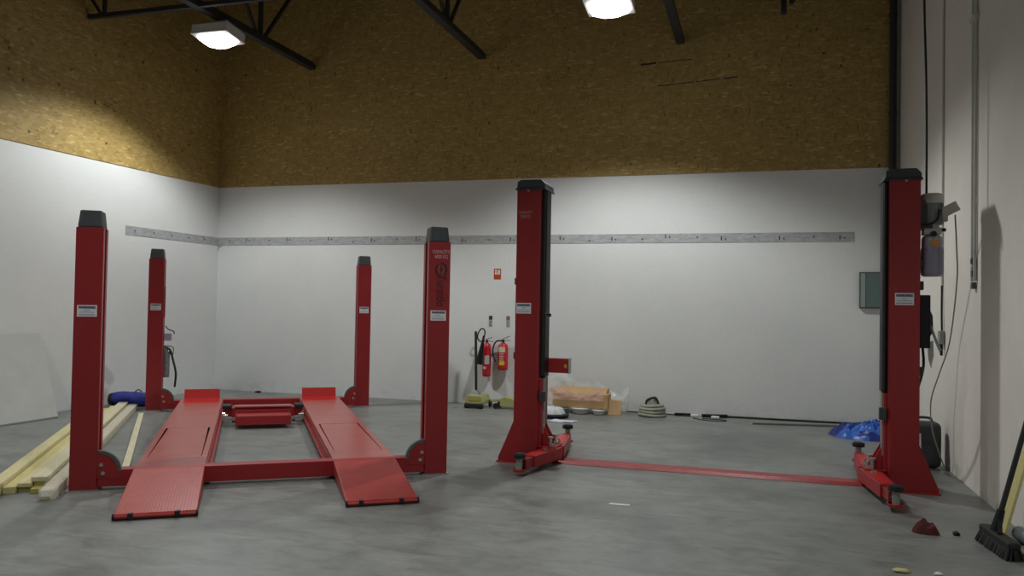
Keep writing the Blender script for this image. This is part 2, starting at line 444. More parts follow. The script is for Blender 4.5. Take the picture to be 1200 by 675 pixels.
lamp(-7.63, 10.0, 5.46, 'lit grey high bay lamp under the truss near the left corner', 350)
lamp(-1.90, 10.25, 5.50, 'lit grey high bay lamp at the top of the picture, right of centre', 440)
for x in (-7.4, -1.9):
    lamp(x, 3.6, 5.5, 'grey high bay lamp over the front half of the workshop', 290, radians(4), 'lamps over the front half of the workshop')

# ------------------------------------------------------------------ FOUR POST LIFT
fo = thing('four_post_lift', 'red four-post car lift with two ramped runways, left half of the workshop', 'car lift', (-5.704, 8.533, 0), radians(35))
def sticker(parent, x, y, z, w=.155, h=.10, nx=0, head='WARNING'):
    # face at y (facing -y)
    lb = MB().box(x - w / 2, x + w / 2, y - .0015, y, z - h / 2, z + h / 2).build('warning_label', M['label'], parent)
    return lb
def sticker_full(parent, org, x, y, z, w=.155, h=.10):
    s = MB().box(x - w / 2, x + w / 2, y - .0015, y, z - h / 2, z + h / 2)
    s.box(x - w * .40, x + w * .40, y - .0020, y - .0015, z + h * .16, z + h * .40, 1)
    s.box(x - w * .40, x + w * .38, y - .0020, y - .0015, z - h * .10, z - h * .04, 1)
    s.box(x - w * .16, x + w * .14, y - .0020, y - .0015, z + h * .02, z + h * .08, 1)
    s.box(x - w * .40, x + w * .40, y - .0020, y - .0015, z - h * .36, z - h * .26, 1)
    lb = s.build('warning_label', [M['label'], M['ink_faint']], parent, org)
    return lb
def post(sx, sy, zt=2.2):
    # outer corner at |x|=1.6, |y|=2.73 ; open C towards the inside
    xo, xi = 1.6 * sx, 1.39 * sx
    yo, yi = 2.73 * sy, 2.49 * sy
    t_ = .012; lip = .075
    lo, hi = sorted((yo, yi))
    X = lambda a: xo - sx * a     # a = distance inward from the outer face
    poly = [(X(0), lo), (X(.21), lo), (X(.21), lo + lip), (X(.198), lo + lip), (X(.198), lo + t_), (X(t_), lo + t_), (X(t_), hi - t_), (X(.198), hi - t_), (X(.198), hi - lip), (X(.21), hi - lip), (X(.21), hi), (X(0), hi)]
    p = MB().prism(poly, .012, zt).build('post', M['red'], fo, bevel=.004)
    x0, x1 = sorted((xo, xi))
    MB().frustum(x0 + .008, x1 - .008, lo + .008, hi - .008, zt, zt + .145, .014, .02).build('post_cap', M['cap'], p, bevel=.012, seg=3)
    MB().box(x0 - .02, x1 + .02, lo - .02, hi + .03, 0, .012).build('base_plate', M['steel'], p)
    ym = (lo + hi) / 2
    MB().box(min(X(.03), X(.13)), max(X(.03), X(.13)), ym - .02, ym + .02, .03, zt - .02).build('safety_rack', M['truss'], p)
    return p, x0, x1, lo, hi
posts = {}
for sx in (-1, 1):
    for sy in (-1, 1):
        p, x0, x1, lo, hi = post(sx, sy)
        posts[sx, sy] = p
        zz = 1.50
        w = .15 if sy < 0 else .14
        cx = (x0 + x1) / 2 + (-.005 if sy < 0 else 0)
        s = MB().box(cx - w / 2, cx + w / 2, lo - .002, lo, zz - .048, zz + .048)
        s.box(cx - w * .42, cx + w * .42, lo - .003, lo - .002, zz + .018, zz + .040, 1)
        s.box(cx - w * .16, cx + w * .12, lo - .003, lo - .002, zz + .002, zz + .007, 1)
        s.box(cx - w * .40, cx + w * .36, lo - .003, lo - .002, zz - .014, zz - .009, 1)
        s.box(cx - w * .42, cx + w * .40, lo - .003, lo - .002, zz - .036, zz - .028, 1)
        s.build('warning_label', [M['label'], M['ink_faint']], p)
        text('label_heading', 'WARNING', .027, M['ink'], p, facing(cx, lo - .0035, zz + .029), bold=.0006)
# lettering down the front right post
fr = posts[1, -1]
text('capacity_lettering', 'CAPACITY\n4000 KG', .046, M['pale_text'], fr, facing(1.508, -2.732, 2.080) @ Matrix.Scale(.78, 4, (1, 0, 0)), bold=.0016)
text('maker_lettering', 'Turattlo', .128, M['dark_text'], fr, facing(1.508, -2.732, 1.735, 0, -pi / 2) @ Matrix.Scale(.70, 4, (1, 0, 0)), bold=.001)
s = MB()
for a0, a1, r0, r1, mi in ((-60, 95, .050, .068, 0), (120, 275, .050, .068, 0), (20, 170, .020, .036, 1), (200, 350, .020, .036, 1)):
    N = 12; vs = []
    for i in range(N + 1):
        a = radians(a0 + (a1 - a0) * i / N); w = sin(pi * (i + .6) / (N + 1.2))
        rm = (r0 + r1) / 2; hw = (r1 - r0) / 2 * w + .003
        for r in (rm - hw, rm + hw): vs.append((1.510 + r * cos(a) * .86, -2.7325, 1.935 + r * sin(a) * 1.05))
    s.add(vs, [(2 * i, 2 * i + 1, 2 * i + 3, 2 * i + 2) for i in range(N)], mi)
s.box(1.502, 1.518, -2.7325, -2.732, 1.895, 1.975, 0)
s.build('round_emblem', [M['dark_text'], M['logo_grey']], fr)

# cross beams with pulley guards
for sy in (-1, 1):
    y0, y1 = (-2.715, -2.575) if sy < 0 else (2.40, 2.56)
    cb = MB().box(-1.385, 1.385, y0, y1, .028, .168 if sy < 0 else .155).build('crossbeam', M['red_side'], fo, bevel=.004)
    for sx in (-1, 1):
        arc = [(sx * 1.388, .035)]
        R_ = .175
        arc = [(sx * 1.388, .10)] + [(sx * (1.388 - R_ * sin(a)), .155 + (R_ - .012) * cos(a)) for a in [i * pi / 2 / 14 for i in range(15)]] + [(sx * (1.388 - R_), .10)]
        g = MB().prism(arc, y0 - .006, y0 + .006, 'y').build('pulley_guard', M['red_side'], cb)
        N = 14; vs = []
        for i in range(N + 1):
            a = i * pi / 2 / N
            for r in (R_ - .022, R_ + .004):
                for yy in (y0 - .012, y0 + .035): vs.append((sx * (1.388 - r * sin(a)), yy, .155 + r * cos(a)))
        fs = []
        for i in range(N):
            a = i * 4; b = a + 4
            fs += [(a, a + 1, b + 1, b), (a + 2, b + 2, b + 3, a + 3), (a, b, b + 2, a + 2), (a + 1, a + 3, b + 3, b + 1)]
        fs += [(0, 2, 3, 1), (N * 4, N * 4 + 1, N * 4 + 3, N * 4 + 2)]
        MB().add(vs, fs, 0, False).build('guard_rim', M['rim'], cb)
        MB().cyl((sx * 1.36, y0 - .018, .215), (sx * 1.36, y0 - .006, .215), .016, n=12).build('bolt', M['steel'], cb)
        MB().cyl((sx * 1.345, y0 - .018, .145), (sx * 1.345, y0 - .006, .145), .016, n=12).build('bolt', M['steel'], cb)
# runways
for sx in (-1, 1):
    a, b = sorted((sx * .548, sx * 1.115))
    zt = .172
    s = MB()
    gx = .052; gy0, gy1 = -2.24, -.42
    s.box(a, b, -2.655, gy0, zt - .008, zt).box(a, b, gy1, 2.39, zt - .008, zt)
    s.box(a, a + gx, gy0, gy1, zt - .008, zt).box(b - gx, b, gy0, gy1, zt - .008, zt)
    s.box(a, a + .012, -2.57, 2.395, .05, zt - .008, 1).box(b - .012, b, -2.57, 2.395, .05, zt - .008, 1)
    s.box(a, b, -2.655, -2.62, .10, zt - .008, 1)
    s.box(a + .012, b - .012, -2.57, 2.39, .06, .10, 2)
    rw = s.build('runway', [M['runway'], M['red_side'], M['black']], fo, bevel=.003)
    sl = MB().prism([(a + gx + .004, gy0 + .012), (b - gx - .004, gy0 + .012), (b - gx - .022, gy1 - .012), (a + gx + .022, gy1 - .012)] if sx < 0 else [(a + gx + .004, gy0 + .012), (b - gx - .004, gy0 + .012), (b - gx - .018, gy1 - .012), (a + gx + .018, gy1 - .012)], .10, zt - .002).build('turntable_cover', M['runway'], rw, bevel=.002)
    xi = sx * .548
    q0, q1 = sorted((xi, xi - sx * .04))
    MB().box(q0, q1, -2.56, 2.39, .05, .075).box(min(xi, xi - sx * .012), max(xi, xi - sx * .012), -2.56, 2.39, .075, .15).build('jack_rail', M['red_side'], rw, bevel=.003)
    # ramp
    th = math.atan2(.135, 1.10)
    s = MB()
    ra, rb = a - .0, b + .0
    s.prism([(-2.662, .172), (-2.662, .156), (-3.745, .012), (-3.785, .012), (-3.79, .03), (-3.765, .046)], ra, rb, 'x', 0)
    rp = s.build('ramp', [M['ramp']], rw, bevel=.006)
    for xx in (ra, rb - .01):
        MB().prism([(-2.67, .154), (-2.67, .06), (-3.6, .006), (-3.745, .008)], xx, xx + .01, 'x').build('ramp_side_web', M['red_side'], rp)
    for fx in (.20, .76):
        MB().box(ra + (rb - ra) * fx - .018, ra + (rb - ra) * fx + .018, -3.80, -3.76, .006, .052).build('rubber_stop', M['black'], rp, bevel=.004)
    for e in (ra, rb):
        MB().cyl((e - .008, -3.772, .027), (e + .008, -3.772, .027), .024, n=14).build('ramp_roller', M['black'], rp)
    MB().box(ra + .01, rb - .01, -3.784, -3.74, .002, .011).build('rubber_strip', M['black'], rp)
    # wheel stop
    wa, wb_ = (a + .02, b - .055) if sx > 0 else (a + .055, b - .035)
    MB().prism([(1.95, zt), (2.20, zt + .03), (2.235, zt + .16), (2.25, zt + .16), (2.23, zt + .02), (2.23, zt)], wa, wb_, 'x').build('wheel_stop', M['stop'], rw, bevel=.002)
# rolling jack
rj = MB().box(-.40, .40, 1.02, 1.30, .075, .205).build('rolling_jack_beam', M['red_side'], fo, bevel=.008)
MB().box(-.345, .330, .47, .90, .055, .065).box(-.345, .330, .47, .48, .065, .165).box(-.345, -.335, .48, .9, .065, .165).box(.32, .33, .48, .9, .065, .165).box(-.345, .33, .89, .90, .065, .185).box(-.33, .32, .60, .88, .10, .15, 0).build('jack_tray', M['red_side'], rj, bevel=.003)
MB().box(-.36, .36, 1.0, 1.16, .205, .225).build('jack_top_plate', M['runway'], rj, bevel=.004)
for sx in (-1, 1):
    MB().box(sx * .46 - .055, sx * .46 + .055, 1.0, 1.25, .19, .235).build('rubber_pad', M['black'], rj, bevel=.008)
    MB().box(min(sx * .40, sx * .507), max(sx * .40, sx * .507), 1.05, 1.22, .085, .19).build('extension_arm', M['red_side'], rj, bevel=.004)
    MB().cyl((sx * .475, .83, .13), (sx * .505, .83, .13), .04, n=18).cyl((sx * .44, .83, .13), (sx * .475, .83, .13), .014, n=12).build('roller', M['chrome'], rj)
    MB().cyl((sx * .345, .56, .09), (sx * .385, .56, .09), .014, n=10).build('tray_pin', M['black'], rj)
    MB().box(min(sx * .335, sx * .507), max(sx * .335, sx * .507), .78, .86, .07, .10).build('roller_bracket', M['steel'], rj)
# hoses at the back post
pb = posts[-1, 1]
pu = MB().cyl((-1.37, 2.80, .46), (-1.37, 2.80, .84), .055, n=20).cyl((-1.37, 2.80, .84), (-1.37, 2.80, .93), .03, n=14).build('power_unit_tank', M['motor'], fo)
MB().tube([(-1.37, 2.79, .90), (-1.31, 2.77, .86), (-1.26, 2.74, .70), (-1.22, 2.72, .52), (-1.23, 2.71, .32)], .016).build('hydraulic_hose', M['black'], pu)
MB().tube([(-1.35, 2.80, .92), (-1.27, 2.78, .90), (-1.28, 2.79, .78), (-1.33, 2.79, .84)], .006).build('wire', M['black'], pu)
MB().box(-1.63, -1.30, 2.80, 2.90, 1.0, 1.11).build('control_console', M['lavender'], pb, bevel=.006)
MB().box(-1.385, -1.375, 2.55, 2.60, 1.35, 1.80).build('cable_guide', M['red_side'], pb)
MB().tube([(-1.38, 2.74, 1.22), (-1.34, 2.76, 1.17), (-1.27, 2.77, 1.14), (-1.26, 2.77, 1.10)], .008).build('wire', M['black'], pb)

# ------------------------------------------------------------------ TWO POST LIFT
tp = thing('two_post_lift', 'red two-post car lift with black covers and low swing arms, right half of the workshop', 'car lift', (-.535, 8.2, 0))
TO = (-.535, 8.2, 0)
def B(s, name, mat, parent, bevel=0, seg=2): return s.build(name, mat, parent, TO, bevel, seg)
def column(xo, d):
    # xo outer face x ; d = +1 inward direction
    w = .255; ya, yb = 8.0, 8.35
    X = lambda a: xo + d * a
    t_ = .012; lip = .07
    poly = [(X(0), ya), (X(w - .02), ya), (X(w), ya + .02), (X(w), ya + lip), (X(w - .012), ya + lip), (X(w - .012), ya + .025), (X(t_), ya + t_), (X(t_), yb - t_), (X(w - .012), yb - .025), (X(w - .012), yb - lip), (X(w), yb - lip), (X(w), yb - .02), (X(w - .02), yb), (X(0), yb)]
    c = B(MB().prism(poly, .014, 2.82), 'column', M['red'], tp, .003)
    s = MB()
    for y in (ya, yb - .012):
        s.prism([(X(.004), .42), (X(.004), .014), (X(-.158), .014), (X(-.158), .05)], y, y + .012, 'y')
    s.prism([(X(-.153), .055), (X(-.158), .05), (X(-.005), .42), (X(.0), .42)], ya + .012, yb - .012, 'y')
    B(s, 'foot_gusset', M['red'], c, .002)
    x0, x1 = sorted((X(-.175), X(.30)))
    B(MB().box(x0, x1, ya - .03, yb + .03, 0, .014), 'base_plate', M['red_side'], c, .003)
    x0, x1 = sorted((X(-.02), X(w + .055)))
    cap = B(MB().frustum(x0, x1, ya - .02, yb + .02, 2.80, 2.822, .010, .008).prism([(x0 + .018, 2.822), (x1 - .012, 2.822), (x1 - .014, 2.862), (x1 - .055, 2.905), (x0 + .060, 2.905), (x0 + .022, 2.885)], ya - .006, yb + .006, 'y'), 'column_cap', M['cap'], c, .006)
    B(MB().cyl((X(.12), ya - .012, 2.795), (X(.12), ya, 2.795), .012, n=12), 'screw', M['steel'], c)
    # black cover strip on the inner side
    x0, x1 = sorted((X(w - .01), X(w + .045)))
    B(MB().prism([(X(w - .03), ya + .06), (X(w + .030), ya + .065), (X(w + .045), ya + .09), (X(w + .045), yb - .10), (X(w + .02), yb - .07), (X(w - .03), yb - .07)], .88, 2.80), 'inner_cover', M['black_gloss'], c, .003)
    B(MB().cyl((X(w + .03), ya + .045, .9), (X(w + .03), ya + .045, 2.78), .012, n=10), 'lift_hose', M['black'], c)
    # carriage
    x0, x1 = sorted((X(w - .05), X(w + .03)))
    cr = B(MB().box(x0, x1, ya + .05, yb - .06, .10, .87), 'carriage', M['red_side'], tp, .006)
    x0, x1 = sorted((X(w + .03), X(w + .042)))
    B(MB().box(x0, x1, ya + .09, ya + .16, .30, .87), 'slide_strip', M['greycyl'], cr)
    x0, x1 = sorted((X(w + .015), X(w + .075)))
    B(MB().box(x0, x1, ya - .005, ya + .05, .635, .745), 'door_buffer', M['cap'], cr, .008)
    # arm yoke
    x0, x1 = sorted((X(w + .0), X(w + .19)))
    B(MB().box(x0, x1, ya + .03, yb - .03, .055, .075).box(x0, x1, ya + .03, yb - .03, .165, .180), 'arm_yoke', M['red_side'], cr, .004)
    B(MB().prism([(X(w + .03), .18), (X(w + .15), .18), (X(w + .03), .40)], ya + .10, ya + .115, 'y').prism([(X(w + .03), .18), (X(w + .15), .18), (X(w + .03), .40)], yb - .115, yb - .10, 'y'), 'carriage_gusset', M['red_side'], cr, .003)
    for yy in (ya + .08, yb - .08):
        B(MB().cyl((X(w + .12), yy, .18), (X(w + .12), yy, .26), .018, n=14).cyl((X(w + .12), yy, .26), (X(w + .12), yy, .275), .03, n=14).cyl((X(w + .16), yy + .02, .18), (X(w + .16), yy + .02, .23), .011, n=10), 'pivot_pin', M['steel'], cr)
    return c, cr, X, w
cl, crl, XLc, w = column(-2.412, 1)
cR, crr, XRc, w = column(1.364, -1)
def swing_arm(pivot, pad, padz, front):
    P = Vector((*pivot, .12)); Q = Vector((*pad, .11)); d = (Q - P); L = d.length; d.normalize(); side = Vector((d.y, -d.x, 0))
    s = MB()
    mid = P + d * L * .72
    # outer arm: tapering channel box
    def quad(p, q, wp, wq, z0, z1):
        vs = [p + side * wp, p - side * wp, q - side * wq, q + side * wq]
        vv = [(v.x, v.y, z0) for v in vs] + [(v.x, v.y, z1) for v in vs]
        s.add(vv, [(3, 2, 1, 0), (4, 5, 6, 7), (0, 1, 5, 4), (1, 2, 6, 5), (2, 3, 7, 6), (3, 0, 4, 7)])
    quad(P - d * .06, mid, .090, .066, .052, .166)
    a = B(s, 'swing_arm', M['red_side'], tp, .005)
    s = MB()
    quad(mid - d * .25, Q - d * .05, .050, .046, .066, .150)
    B(s, 'arm_extension', M['red'], a, .003)
    s = MB(); quad(P + d*.05, mid - d * .02, .058, .040, .166, .169)
    B(s, 'arm_top_plate', M['stop'], a)
    s = MB().cyl((Q.x, Q.y, .042), (Q.x, Q.y, .062), .062, n=24)
    quad(Q - d * .12, Q, .045, .055, .042, .062)
    B(s, 'pad_seat', M['red_side'], a, .003)
    B(MB().cyl((Q.x, Q.y, .062), (Q.x, Q.y, padz - .035), .030, n=20).cyl((Q.x, Q.y, .11), (Q.x, Q.y, .12), .034, n=20), 'pad_screw', M['greycyl'], a)
    B(MB().cyl((Q.x, Q.y, padz - .038), (Q.x, Q.y, padz), .060, .062, n=26).cyl((Q.x, Q.y, padz), (Q.x, Q.y, padz + .008), .048, .046, n=26), 'lifting_pad', M['black'], a, .003)
    g = P + d * .16
    B(MB().cyl((P.x, P.y, .155), (P.x, P.y, .20), .03, n=18).box(g.x - .02, g.x + .02, g.y - .02, g.y + .02, .16, .185), 'arm_lock', M['steel'], a)
    return a
swing_arm((-2.02, 8.10), (-2.165, 7.40), .205, 1)
swing_arm((-2.02, 8.27), (-2.12, 9.22), .235, 0)
swing_arm((.975, 8.10), (1.06, 7.20), .205, 1)
swing_arm((.975, 8.27), (.995, 9.22), .235, 0)
# floor cover between the columns
B(MB().prism([(8.11, .002), (8.15, .028), (8.32, .028), (8.36, .002)], -2.03, .985, 'x'), 'floor_cover_bar', M['cover'], tp, .003)
# left column extras
B(MB().box(-2.15, -1.90, 8.24, 8.34, .915, 1.065).box(-1.90, -1.892, 8.232, 8.348, .91, 1.07, 1), 'adaptor_box', [M['red_side'], M['steel']], cl, .004)
B(MB().box(-1.945, -1.915, 8.238, 8.24, .97, 1.005), 'orange_sticker', M['orange'], cl)
B(MB().cyl((-2.11, 8.05, 1.525), (-2.045, 8.05, 1.525), .010, n=10).box(-2.075, -2.045, 8.04, 8.06, 1.50, 1.53), 'lock_lever', M['black'], cl)
for z in (1.86, 1.09): B(MB().box(-2.445, -2.412, 8.06, 8.12, z - .035, z + .035), 'lock_cover', M['cap'], cl, .008)
for z in (2.05, 1.85, 1.08): B(MB().box(1.364, 1.40, 8.04, 8.10, z - .04, z + .04), 'lock_cover', M['cap'], cR, .008)
for (c, x, z) in ((cl, -2.322, 1.582), (cR, 1.235, 1.727)):
    s = MB().box(x - .078, x + .078, 7.998, 8.0, z - .054, z + .054)
    s.box(x - .068, x + .066, 7.997, 7.998, z + .018, z + .045, 1).box(x - .02, x + .02, 7.997, 7.998, z + .0, z + .006, 1).box(x - .066, x + .062, 7.997, 7.998, z - .02, z - .014, 1).box(x - .068, x + .066, 7.997, 7.998, z - .042, z - .033, 1)
    B(s, 'warning_label', [M['label'], M['ink_faint']], c)
    text('label_heading', 'WARNING', .029, M['ink'], c, Matrix.Translation(-Vector(TO)) @ facing(x, 7.9965, z + .031), bold=.0006)
text('capacity_lettering', 'CAPACITY\n3200 KG', .042, M['pale_text'], cl, Matrix.Translation(-Vector(TO)) @ facing(-2.318, 7.998, 2.545) @ Matrix.Scale(.72, 4, (1, 0, 0)), bold=.0008)
# power unit on the outer side of the right column
pw = B(MB().cyl((1.475, 8.12, 2.40), (1.475, 8.12, 2.60), .085, n=26), 'power_unit', M['motor'], tp)
s = MB()
for i in range(18):
    a = i * 2 * pi / 18; s.bar((1.475 + .085 * cos(a), 8.12 + .085 * sin(a), 2.41), (1.475 + .085 * cos(a), 8.12 + .085 * sin(a), 2.59), .008, .022, up=(cos(a), sin(a), 0))
B(s, 'cooling_fins', M['motor'], pw)
B(MB().lathe([(.0, 2.685), (.07, 2.685), (.09, 2.675), (.092, 2.595)], (1.475, 8.12, 0)), 'motor_cowl', M['motorcap'], pw)
B(MB().box(1.40, 1.545, 8.05, 8.19, 2.31, 2.375).cyl((1.475, 8.12, 2.37), (1.475, 8.12, 2.40), .06, n=20), 'valve_block', M['motorcap'], pw, .008)
B(MB().cyl((1.545, 8.10, 2.355), (1.585, 8.10, 2.355), .016, n=12), 'valve_knob', M['black'], pw)
B(MB().cyl((1.475, 8.05, 2.315), (1.475, 8.03, 2.315), .026, n=14), 'valve_knob', M['black'], pw)
B(MB().lathe([(.0, 1.935), (.075, 1.935), (.092, 1.95), (.095, 1.98), (.095, 2.17), (.09, 2.195)], (1.48, 8.12, 0), mi=0).lathe([(.09, 2.195), (.089, 2.27), (.078, 2.298), (.05, 2.31)], (1.48, 8.12, 0), mi=1), 'oil_tank', [M['tank'], M['tanktop']], pw)
B(MB().box(1.455, 1.51, 8.018, 8.026, 2.205, 2.255), 'orange_sticker', M['orange'], pw)
m = Matrix.Translation((1.60, 8.12, 2.53)) @ Matrix.Rotation(radians(-28), 4, 'Y')
B(MB().box(-.07, .09, -.05, .05, -.045, .045, 0, m).box(1.555, 1.60, 8.08, 8.16, 2.43, 2.53), 'terminal_box', M['motorcap'], pw, .006)
B(MB().tube([(1.52, 8.02, 2.53), (1.50, 8.0, 2.44), (1.44, 7.99, 2.40), (1.38, 8.02, 2.395)], .010), 'motor_cable', M['black'], pw)
B(MB().box(1.364, 1.47, 8.05, 8.19, 2.36, 2.62), 'mounting_plate', M['cap'], pw, .004)
sw = B(MB().box(1.364, 1.452, 8.02, 8.30, 1.29, 1.765), 'switch_box', M['black_gloss'], tp, .008)
B(MB().prism([(1.452, 1.66), (1.485, 1.58), (1.49, 1.45), (1.452, 1.36)], 8.10, 8.22, 'y'), 'isolator_housing', M['cap'], sw, .006)
B(MB().bar((1.46, 8.08, 1.49), (1.535, 8.05, 1.27), .022, .022), 'release_handle', M['greycyl'], sw, .004)
B(MB().tube([(1.42, 8.2, 1.29), (1.435, 8.25, 1.10), (1.42, 8.5, .85), (1.41, 8.9, .62), (1.45, 9.25, .48)], .012), 'power_lead', M['black'], sw)
B(MB().prism([(1.452, 1.33), (1.50, 1.36), (1.505, 1.22), (1.485, 1.10), (1.462, 1.18)], 8.16, 8.165, 'y'), 'plastic_tag', M['whitebag'], sw)

# ------------------------------------------------------------------ services on the right
o = MB().tube([(1.43, 8.12, 2.690), (1.425, 8.12, 3.6), (1.40, 8.12, 4.6), (1.40, 8.12, 5.6), (1.41, 8.12, 7.55)], .010)
tag(o.build('supply_cable', M['black'], None, (1.43, 8.12, 2.685)), 'black supply cable dropping from the roof to the grey lift motor', 'cable')
o = MB().tube([(1.66, 8.1, 2.487), (1.714, 8.3, 2.211), (1.76, 8.5, 1.905), (1.782, 8.9, 1.331), (1.714, 9.05, .982), (1.664, 9.15, .713), (1.672, 9.13, .441), (1.735, 9.15, .212), (1.80, 9.16, .03)], .007)
tag(o.build('loose_cable', M['cable'], None, (1.8, 9.16, .02)), 'thin grey cable curving down beside the right wall to the floor', 'cable')
t = thing('wall_conduit', 'painted conduit pipe on the right wall with a black plug lead hanging from its end', 'conduit', (XR, 9.6, 1.9))
MB().cyl((XR - .013, 9.6, 1.9), (XR - .013, 9.6, ZC), .011, n=12).build('conduit_pipe', M['conduit'], t, t.location)
MB().tube([(XR - .015, 9.6, 1.9), (XR - .02, 9.58, 1.6), (XR - .02, 9.56, 1.42)], .011).build('plug_lead', M['black'], t, t.location)
MB().box(XR - .055, XR - .005, 9.50, 9.60, 1.28, 1.42).cyl((XR - .03, 9.55, 1.28), (XR - .03, 9.53, 1.16), .018, .014, n=12, mi=1).build('plug', [M['greycyl'], M['black']], t, t.location, .008)
t = thing('wall_conduit', 'thicker twin conduit on the right wall ending in small grey clips at head height', 'conduit', (XR, 8.25, 1.85))
MB().cyl((XR - .018, 8.20, 1.9), (XR - .018, 8.20, ZC), .014, n=12).cyl((XR - .018, 8.30, 1.9), (XR - .018, 8.30, ZC), .014, n=12).build('conduit_pipe', M['conduit'], t, t.location)
MB().box(XR - .04, XR, 8.16, 8.34, 4.28, 4.33).box(XR - .04, XR, 8.22, 8.28, 2.02, 2.10).build('coupling', M['conduit'], t, t.location, .004)
s = MB()
for z in (2.08, 1.97, 1.86): s.box(XR - .04, XR, 8.21, 8.27, z - .03, z + .03)
s.build('pipe_clip', M['rim'], t, t.location, .006)
s = MB().cyl((XR - .10, YB - .09, .02), (XR - .10, YB - .09, ZC), .045, n=20)
for z in (1.2, 3.0, 4.4, 5.8): s.cyl((XR - .10, YB - .09, z), (XR - .10, YB - .09, z + .06), .054, n=20)
tag(s.build('soil_pipe', M['pipe_dark'], None, (XR - .1, YB - .09, 0)), 'dark vertical pipe in the back right corner behind the lift column', 'pipe')
# black jerrycan
t = thing('jerrycan', 'dark grey plastic jerrycan with a pale label on the floor behind the right lift column', 'jerrycan', (1.60, 9.42, 0))
MB().box(1.39, 1.80, 9.30, 9.52, .005, .475).build('can_body', M['cap'], t, t.location, .06, 5)
MB().box(1.42, 1.60, 9.29, 9.299, .16, .36).build('can_label', M['label'], t, t.location)
MB().cyl((1.46, 9.41, .47), (1.46, 9.41, .505), .03, n=18).build('cap', M['black'], t, t.location)
MB().tube([(1.56, 9.41, .465), (1.58, 9.41, .51), (1.70, 9.41, .51), (1.72, 9.41, .465)], .014).build('handle', M['cap'], t, t.location)
# wall panel on back wall
t = thing('wall_panel', 'small grey-green glazed panel with dark edges on the back wall beside the right lift column', 'panel', (1.53, YB, 1.9))
MB().box(1.35, 1.735, YB - .06, YB - .001, 1.66, 2.175).build('panel_case', M['cap'], t, t.location, .004)
MB().box(1.362, 1.425, YB - .064, YB - .06, 1.675, 2.16).build('side_strip', M['frame_l'], t, t.location)
MB().box(1.435, 1.725, YB - .064, YB - .06, 1.675, 2.16).build('glazing', M['glass'], t, t.location)

# ------------------------------------------------------------------ back wall safety things
t = thing('safety_sign', 'small red fire action sign with white symbols high on the back wall', 'sign', (-4.105, YB, 2.12))
MB().box(-4.165, -4.045, YB - .004, YB - .0005, 2.035, 2.21).build('sign_plate', M['signred'], t, t.location)
s = MB().box(-4.148, -4.113, YB - .0055, YB - .004, 2.16, 2.195).box(-4.148, -4.113, YB - .0055, YB - .004, 2.115, 2.15).box(-4.092, -4.062, YB - .0055, YB - .004, 2.112, 2.185)
s.prism([(-4.107, 2.11), (-4.098, 2.11), (-4.096, 2.165), (-4.107, 2.172)], YB - .0055, YB - .004, 'y').cyl((-4.077, YB - .0055, 2.192), (-4.077, YB - .004, 2.192), .008, n=12)
s.build('sign_symbols', M['signwhite'], t, t.location)
for x, top, lb in ((-4.207, 'ink', 'narrow extinguisher label with a black top panel above the left extinguisher'), (-3.908, 'signgrey', 'narrow extinguisher label with a dull reddish top panel above the right extinguisher')):
    t = thing('extinguisher_label', lb, 'sign', (x, YB, 1.35))
    MB().box(x - .032, x + .032, YB - .004, YB - .0005, 1.262, 1.442).build('label_plate', M['signgrey'], t, t.location)
    m1 = M['ink'] if top == 'ink' else nmat('dull red print', (.25, .13, .12), .6)
    s = MB().box(x - .028, x + .028, YB - .005, YB - .004, 1.375, 1.438)
    for k in range(5): s.box(x - .022, x + .018 - .006 * (k % 2), YB - .005, YB - .004, 1.275 + k * .018, 1.282 + k * .018)
    s.build('label_print', m1, t, t.location)
# CO2 extinguisher
ex, ey = -4.235, YB - .085
t = thing('fire_extinguisher', 'slim red fire extinguisher with a long black horn hung on the back wall', 'fire extinguisher', (ex, ey, .46))
MB().lathe([(.0, .455), (.055, .455), (.068, .47), (.070, .50), (.070, .90), (.062, .955), (.035, .995), (.022, 1.01)], (ex, ey, 0)).build('cylinder', M['exred'], t, t.location)
MB().box(ex - .014, ex + .058, ey - .070, ey - .045, .66, .80).build('instruction_label', M['signwhite'], t, t.location)
MB().cyl((ex - .01, ey - .073, .60), (ex - .01, ey - .06, .60), .024, n=18).build('round_sticker', M['signwhite'], t, t.location)
MB().cyl((ex, ey, 1.005), (ex, ey, 1.05), .02, n=14).bar((ex - .02, ey, 1.04), (ex + .11, ey, 1.02), .02, .008).bar((ex - .02, ey, 1.055), (ex + .09, ey, 1.095), .02, .008).build('valve_handle', M['black'], t, t.location)
MB().tube([(ex - .02, ey - .02, 1.03), (ex - .11, ey - .05, 1.03), (ex - .14, ey - .07, 1.11), (ex - .08, ey - .09, 1.22), (ex - .02, ey - .10, 1.22), (ex - .0, ey - .11, 1.16), (ex - .02, ey - .12, 1.05)], .011).build('hose', M['black'], t, t.location)
MB().cyl((ex - .03, ey - .12, 1.02), (ex - .085, ey - .135, .66), .024, .060, n=22).cyl((ex - .015, ey - .12, 1.12), (ex - .03, ey - .12, 1.01), .016, .022, n=14).build('discharge_horn', M['black_gloss'], t, t.location)
MB().box(ex - .03, ex + .03, ey + .068, YB - .001, .90, .98).build('wall_bracket', M['cap'], t, t.location)
ex, ey = -3.955, YB - .095
t = thing('fire_extinguisher', 'stout red fire extinguisher with cream and yellow labels hung on the back wall', 'fire extinguisher', (ex, ey, .575))
MB().lathe([(.0, .572), (.068, .572), (.080, .585), (.082, .61), (.082, .93), (.074, .975), (.04, 1.005), (.024, 1.012)], (ex, ey, 0)).build('cylinder', M['exred'], t, t.location)
